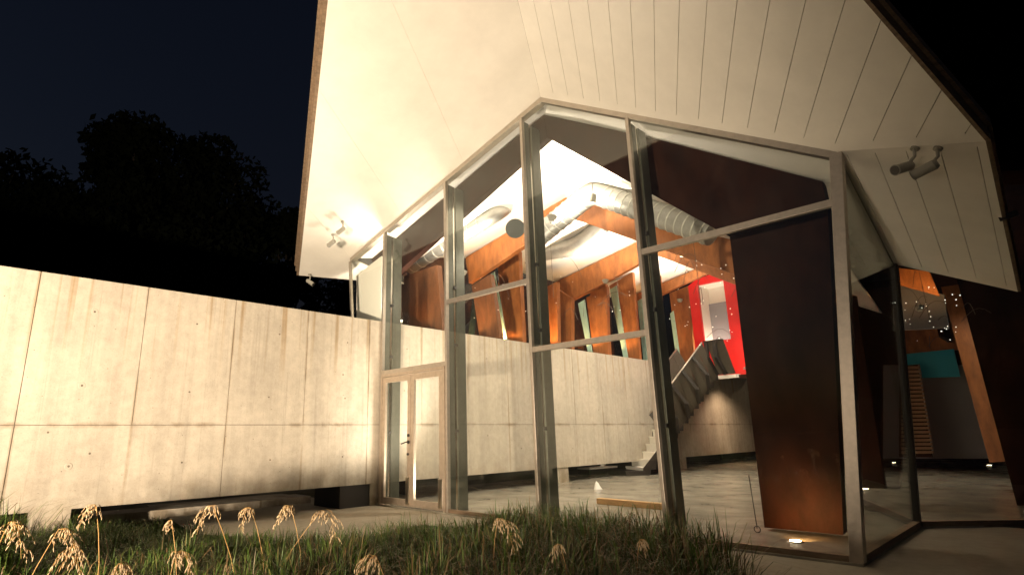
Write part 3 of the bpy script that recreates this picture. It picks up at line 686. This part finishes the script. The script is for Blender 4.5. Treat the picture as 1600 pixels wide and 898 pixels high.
# right wing lamp
uplight((-1.75, 14.0, 3.45), 45, 'amber lamp under the wing ceiling', AMBER, (-.1,.4,1), .1, 'SPOT', 150)
downlight((-0.9, 16.5, 4.2), 120, 'downlight in the right wing', HALL, (-.1,.2,-1))

# ------------------------------------------------------------------ twig chandeliers with tiny bulbs
def twigs(y, box, n, label):
    x0, y0, x1, y1 = box; c = at(1, y, (x0+x1)/2, (y0+y1)/2)
    t = thing('twig_chandelier', c, label, 'chandelier'); tw = MB(); bu = MB()
    for k in range(9):
        sx, sy = random.uniform(x0, x1), random.uniform(y0, y1); yy = y + random.uniform(-.3,.3); pts = []
        ex, ey = sx+random.uniform(-50,50), sy+random.uniform(-35,35)
        for j in range(6):
            u = j/5; pts.append(at(1, yy, sx+(ex-sx)*u, sy+(ey-sy)*u - 14*math.sin(u*3.1)))
        tw.tube(pts, .004, 4)
    tw.tube([c, c+up*1.3], .004, 4)
    for k in range(n):
        p = at(1, y+random.uniform(-.4,.4), random.uniform(x0, x1), random.uniform(y0, y1)); r = random.uniform(.006,.010)
        vs = [p+Vector(v)*r for v in ((1,0,0),(-1,0,0),(0,1,0),(0,-1,0),(0,0,1),(0,0,-1))]
        bu.add(vs, [(0,2,4),(2,1,4),(1,3,4),(3,0,4),(2,0,5),(1,2,5),(3,1,5),(0,3,5)])
    tw.build('twigs', M['twig'], t); o = bu.build('tiny_bulbs', M['tinyglow'], t); o['kind'] = 'stuff'
twigs(9.6, (735,430,995,500), 26, 'twigs with tiny lights hanging before the left fins')
twigs(9.2, (1040,405,1150,540), 30, 'twigs with tiny lights hanging before the red wall')
twigs(11.0, (1400,448,1505,548), 34, 'twigs with tiny lights seen through the side glass')

# ------------------------------------------------------------------ garden floodlights (below the picture, they light wall and soffit)
def flood(loc, aim, power, label, angle=120):
    loc = Vector(loc); aim = Vector(aim); a = (aim-loc).normalized(); t = thing('garden_floodlight', (loc.x, loc.y, -.07), label, 'floodlight', 'garden floodlights')
    MB().bar(loc-a*.12, loc-a*.02, .22, .16).build('housing', M['dark'], t, bevel=.01)
    MB().bar(loc-a*.019, loc-a*.012, .12, .08).build('lens', M['floodlens'], t)
    MB().tube([(loc.x,loc.y,-.07), loc-a*.1], .015, 8).build('stake', M['dark'], t)
    light('SPOT', loc, power, (1,.79,.565), t, aim, .09, angle, 1.0)
flood((-2.0, -5.0, .80), (-8.9, 3.4, 3.8), 10500, 'floodlight on the lawn aimed at the concrete wall and soffit', 97)

# ------------------------------------------------------------------ grass
import numpy as np
rng = np.random.default_rng(5)
gm = bpy.data.materials.new('grass_blade'); gm.use_nodes = True; t = gm.node_tree; bb = t.nodes['Principled BSDF']
at_ = t.nodes.new('ShaderNodeAttribute'); at_.attribute_name = 'tone'
rp_ = t.nodes.new('ShaderNodeValToRGB'); e = rp_.color_ramp.elements
e[0].position = 0; e[0].color = (.035,.075,.008,1); e[1].position = 1; e[1].color = (.19,.115,.05,1)
k_ = e.new(.45); k_.color = (.062,.118,.013,1); k_ = e.new(.75); k_.color = (.115,.145,.025,1); k_ = e.new(.88); k_.color = (.16,.11,.045,1)
t.links.new(at_.outputs['Fac'], rp_.inputs[0]); t.links.new(rp_.outputs[0], bb.inputs['Base Color']); bb.inputs['Roughness'].default_value = .55
def inside(pt, poly):
    x, y = pt; c = False; j = len(poly)-1
    for i in range(len(poly)):
        if (poly[i][1] > y) != (poly[j][1] > y) and x < (poly[j][0]-poly[i][0])*(y-poly[i][1])/(poly[j][1]-poly[i][1])+poly[i][0]: c = not c
        j = i
    return c
BED = [(-13,-2),(-.5,-2),(-1.2,3.0),(-2.15,4.95),(-3.6,5.95),(-5.0,5.75),(-6.4,5.25),(-6.25,4.3),(-6.55,3.6),(-8.3,3.0),(-13,3.5)]
def edist(p, a, b):
    ax, ay = b[0]-a[0], b[1]-a[1]; t = max(0, min(1, ((p[0]-a[0])*ax+(p[1]-a[1])*ay)/(ax*ax+ay*ay)))
    return math.hypot(p[0]-a[0]-ax*t, p[1]-a[1]-ay*t)
def blades(name, clumps, matl, label):
    V = []; Fc = []; tone = []; n0 = 0
    for (cx, cy, n, L, spread, dry) in clumps:
        ang = rng.uniform(0, 2*np.pi, n); r0 = np.abs(rng.normal(0, spread*.35, n)); ln = L*rng.uniform(.55, 1.1, n); lean = np.clip(rng.normal(.55, .30, n), .05, 1.25)
        for i in range(n):
            a = ang[i]; dx, dy = math.cos(a), math.sin(a); bx, by = cx+dx*r0[i], cy+dy*r0[i]; w_ = rng.uniform(.0022,.0052); l = ln[i]
            a2 = a + rng.normal(0, .5); ex, ey = math.cos(a2), math.sin(a2); px_, py_ = -ey*w_, ex*w_
            h1, o1 = l*.5, l*lean[i]*.18; h2, o2 = l*(.82-.1*lean[i]), l*lean[i]*.5; h3, o3 = l*(1.0-.33*lean[i]), l*lean[i]*.9
            z = -.07
            V += [(bx-px_,by-py_,z),(bx+px_,by+py_,z),(bx+ex*o1-px_,by+ey*o1-py_,z+h1),(bx+ex*o1+px_,by+ey*o1+py_,z+h1),
                  (bx+ex*o2-px_*.7,by+ey*o2-py_*.7,z+h2),(bx+ex*o2+px_*.7,by+ey*o2+py_*.7,z+h2),(bx+ex*o3,by+ey*o3,z+h3)]
            Fc += [(n0,n0+1,n0+3,n0+2),(n0+2,n0+3,n0+5,n0+4),(n0+4,n0+5,n0+6)]; n0 += 7
            tv = rng.uniform(.8,1) if rng.random() < dry else rng.uniform(0,.72); tone += [tv]*7
    me = bpy.data.meshes.new(name); me.from_pydata(V, [], Fc); me.update(); me.materials.append(matl)
    at2 = me.attributes.new('tone', 'FLOAT', 'POINT'); at2.data.foreach_set('value', tone)
    o = bpy.data.objects.new(name, me); COL.objects.link(o); return tag(o, label, 'grass', kind='stuff')
cl = []
tries = 0
while len(cl) < 1500 and tries < 20000:
    tries += 1
    x, y = rng.uniform(-11.5,-1), rng.uniform(.2,6)
    if not inside((x,y), BED): continue
    d = math.hypot(x, y)
    if d < 2.2: continue
    edge = min(edist((x,y), BED[k], BED[k+1]) for k in range(2, 10))
    rightness = np.clip((x+6)/3.5, 0, 1)
    L = rng.uniform(.20,.46) + .20*rightness
    if x < -8.6: L *= .6
    if x < -5.2: L *= float(np.clip(edge/1.3, .28, 1))
    cl.append((x, y, int(rng.uniform(34,60)), L, .24, .12+.35*rightness))
for (px_, py_, L_) in [(400,893,.42),(440,880,.36),(345,890,.40),(240,850,.36),(150,870,.40),(60,880,.42),(10,860,.40),(300,850,.33),(560,895,.34),(640,890,.33),(480,868,.30),(760,862,.42),(820,850,.44),(900,850,.44),(960,862,.42),(700,880,.38)]:
    q_ = at(2, -.07, px_, py_); cl.append((q_.x, q_.y, 95, L_, .22, .08 if px_ < 650 else .4))
for k in range(34): cl.append((-5.4+rng.normal(0,.12), rng.uniform(-.85,.7), 90, rng.uniform(.8,1.05), .2, .2))   # unseen tall tufts added left of the viewer to shade the wall foot
blades('lawn_grass', cl, gm, 'long unmown green and straw-coloured grass in front of the glass')

# seed-headed stalks
sm = mat('straw_seed', (.60,.46,.29), .7, nscale=30, namp=.2)
stm = mat('straw_stem', (.50,.30,.10), .6)
def stalk(px, py, dist, size, foot, nod, label, n=26):
    """stem from the ground to (px, py), then a nodding panicle of hanging spikelets"""
    size *= random.uniform(.7,1.05); sc = dist/FPX; top = far(dist, px, py); base = top + RIGHT*(foot*sc) - FWD*random.uniform(-.1,.15); base.z = -.07
    t = thing('seed_stalk', base, label, 'grass stalk', 'straw seed heads rising from the grass')
    bow = RIGHT*(-.06*nod)
    pts = [base.lerp(top, u) + bow*math.sin(u*math.pi) for u in (0,.2,.4,.6,.8,.93,1)]
    side = (RIGHT*nod + FWD*random.uniform(-.5,.5)).normalized()
    hz, dz_ = random.uniform(.3,.75), random.uniform(.75,1.05)
    def rach(u): return top + side*(size*hz*(u - .2*u*u)) + up*(size*(.14*u - dz_*u*u))
    MB().tube(pts + [rach(u) for u in (.15,.35,.55,.75,1)], [.0028,.0027,.0026,.0024,.0022,.002,.0018,.0017,.0015,.0013,.001,.0008], 5).build('stem', stm, t)
    sp = MB(); br = MB()
    for k in range(n):
        u = -.25 + 1.2*k/(n-1); s0 = rach(u) if u >= 0 else top.lerp(pts[4], -u*1.2)
        a = random.uniform(0, 6.28); out = Vector((math.cos(a), math.sin(a), .25)) + side*.35; ln = size*random.uniform(.12,.42)*(1.1-.5*max(u,0))
        cv = lambda v: s0 + out*ln*(v-.25*v*v) + up*(ln*(.3*v - 1.0*v*v))
        br.tube([cv(v) for v in (0,.3,.6,1)], .0010, 3, False)
        for j in range(4):
            v = .35 + .65*j/3; q = cv(v); dn = (Vector((random.uniform(-.35,.35), random.uniform(-.35,.35), -1)) + out*.25).normalized()
            l2 = random.uniform(.014,.031)*(.75+size); wv = dn.orthogonal().normalized()*l2*.13; w2 = dn.cross(wv)
            q1 = q+dn*l2*.4; q2 = q+dn*l2*.75
            sp.add([q, q1+wv, q1-wv*.5+w2*.87, q1-wv*.5-w2*.87, q2+wv*.6, q2-wv*.3+w2*.5, q2-wv*.3-w2*.5, q+dn*l2],
                   [(0,1,2),(0,2,3),(0,3,1),(1,4,5,2),(2,5,6,3),(3,6,4,1),(4,7,5),(5,7,6),(6,7,4)])
    br.build('panicle_branches', stm, t); o = sp.build('spikelets', sm, t); o['kind'] = 'stuff'
for a in [
 (14, 815, 3.6, .26, 10, 1, 'bright seed head cut by the left picture edge'),
 (92, 826, 3.5, .22, -60, 1, 'bright seed head on a slanting orange stem in the lower left corner'),
 (112, 852, 3.2, .24, -12, 1, 'bushy seed head below the slanting stem in the lower left corner'),
 (150, 788, 4.6, .20, 20, -1, 'small seed head overlapping the concrete wall base by the pier'),
 (185, 880, 3.0, .14, -20, 1, 'faint seed head at the bottom edge on the left'),
 (275, 862, 3.2, .20, 25, 1, 'drooping seed head low between the left clumps'),
 (268, 812, 4.0, .10, 10, -1, 'slim bent stalk rising between two left seed heads'),
 (332, 790, 4.4, .26, 40, -1, 'full seed head in front of the dark gap under the wall'),
 (392, 793, 4.8, .20, 30, -1, 'narrow seed head before the pale kerb'),
 (454, 790, 4.7, .26, 20, -1, 'seed head before the right end of the pale kerb'),
 (502, 797, 4.8, .28, -70, 1, 'arching seed head over the paving left of the door'),
 (778, 810, 4.3, .28, 8, 1, 'seed head in the grass in front of the second glass bay'),
 (588, 868, 3.2, .22, 30, -1, 'low bent seed head at the bottom centre'),
 (1000, 842, 4.4, .16, 6, 1, 'thin seed head in the dark grass before the fourth mullion'),
 (875, 850, 3.9, .18, -10, -1, 'brown seed head deep in the dark grass')]: stalk(*a)

# ------------------------------------------------------------------ trees
def tree(base, height, cw, label, seed, leaves=9000, lsize=.24, low=.25, lobes=60):
    r = random.Random(seed); nr = np.random.default_rng(seed); base = Vector(base)
    t = thing('broadleaf_tree', base, label, 'tree', 'dark trees around the pavilion')
    tr = MB(); tr.tube([base, base+Vector((.2,.1,height*.3)), base+Vector((.1,.3,height*.62))], [height*.028, height*.02, height*.009], 9)
    cs = []
    for k in range(lobes):
        u = r.uniform(low, .95); a = r.uniform(0, 6.28); rr = cw*.5*math.sin(math.pi*min(1,(u-low)/(1-low)*.86+.13))*r.uniform(.35,.95)
        c = base + Vector((math.cos(a)*rr, math.sin(a)*rr, height*u)); cs.append((c, r.uniform(.08,.15)*cw))
        if k % 2 == 0:
            s = base + Vector((.1,.2,height*min(.6,u*.65))); tr.tube([s, s.lerp(c,.5)+up*.2, c], [height*.008,height*.005,height*.002], 5)
    tr.build('trunk', M['bark'], t)
    n = leaves; idx = nr.integers(0, lobes, n); d = nr.normal(size=(n,3)); d /= np.linalg.norm(d, axis=1)[:,None]
    rad = nr.uniform(.35,1.12,n)**.7; C = np.array([tuple(c[0]) for c in cs])[idx]; Rr = np.array([c[1] for c in cs])[idx]
    P = C + d*(Rr*rad)[:,None]*np.array([1,1,.75])
    u1 = nr.normal(size=(n,3)); u1 /= np.linalg.norm(u1,axis=1)[:,None]; u2 = np.cross(u1, nr.normal(size=(n,3))); u2 /= np.linalg.norm(u2,axis=1)[:,None]
    s = (lsize*nr.uniform(.6,1.3,n))[:,None]
    V = np.stack([P-u1*s, P+u2*s*.5, P+u1*s, P-u2*s*.5], 1).reshape(-1,3)
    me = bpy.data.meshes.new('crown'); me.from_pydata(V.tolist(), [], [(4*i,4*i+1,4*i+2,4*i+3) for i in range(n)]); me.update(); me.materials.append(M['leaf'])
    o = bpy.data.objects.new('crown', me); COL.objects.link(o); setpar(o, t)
def tbase(px, dist):
    d = ray(px, 660); d.z = 0; d.normalize(); return Vector((d.x*dist, d.y*dist, -.3))
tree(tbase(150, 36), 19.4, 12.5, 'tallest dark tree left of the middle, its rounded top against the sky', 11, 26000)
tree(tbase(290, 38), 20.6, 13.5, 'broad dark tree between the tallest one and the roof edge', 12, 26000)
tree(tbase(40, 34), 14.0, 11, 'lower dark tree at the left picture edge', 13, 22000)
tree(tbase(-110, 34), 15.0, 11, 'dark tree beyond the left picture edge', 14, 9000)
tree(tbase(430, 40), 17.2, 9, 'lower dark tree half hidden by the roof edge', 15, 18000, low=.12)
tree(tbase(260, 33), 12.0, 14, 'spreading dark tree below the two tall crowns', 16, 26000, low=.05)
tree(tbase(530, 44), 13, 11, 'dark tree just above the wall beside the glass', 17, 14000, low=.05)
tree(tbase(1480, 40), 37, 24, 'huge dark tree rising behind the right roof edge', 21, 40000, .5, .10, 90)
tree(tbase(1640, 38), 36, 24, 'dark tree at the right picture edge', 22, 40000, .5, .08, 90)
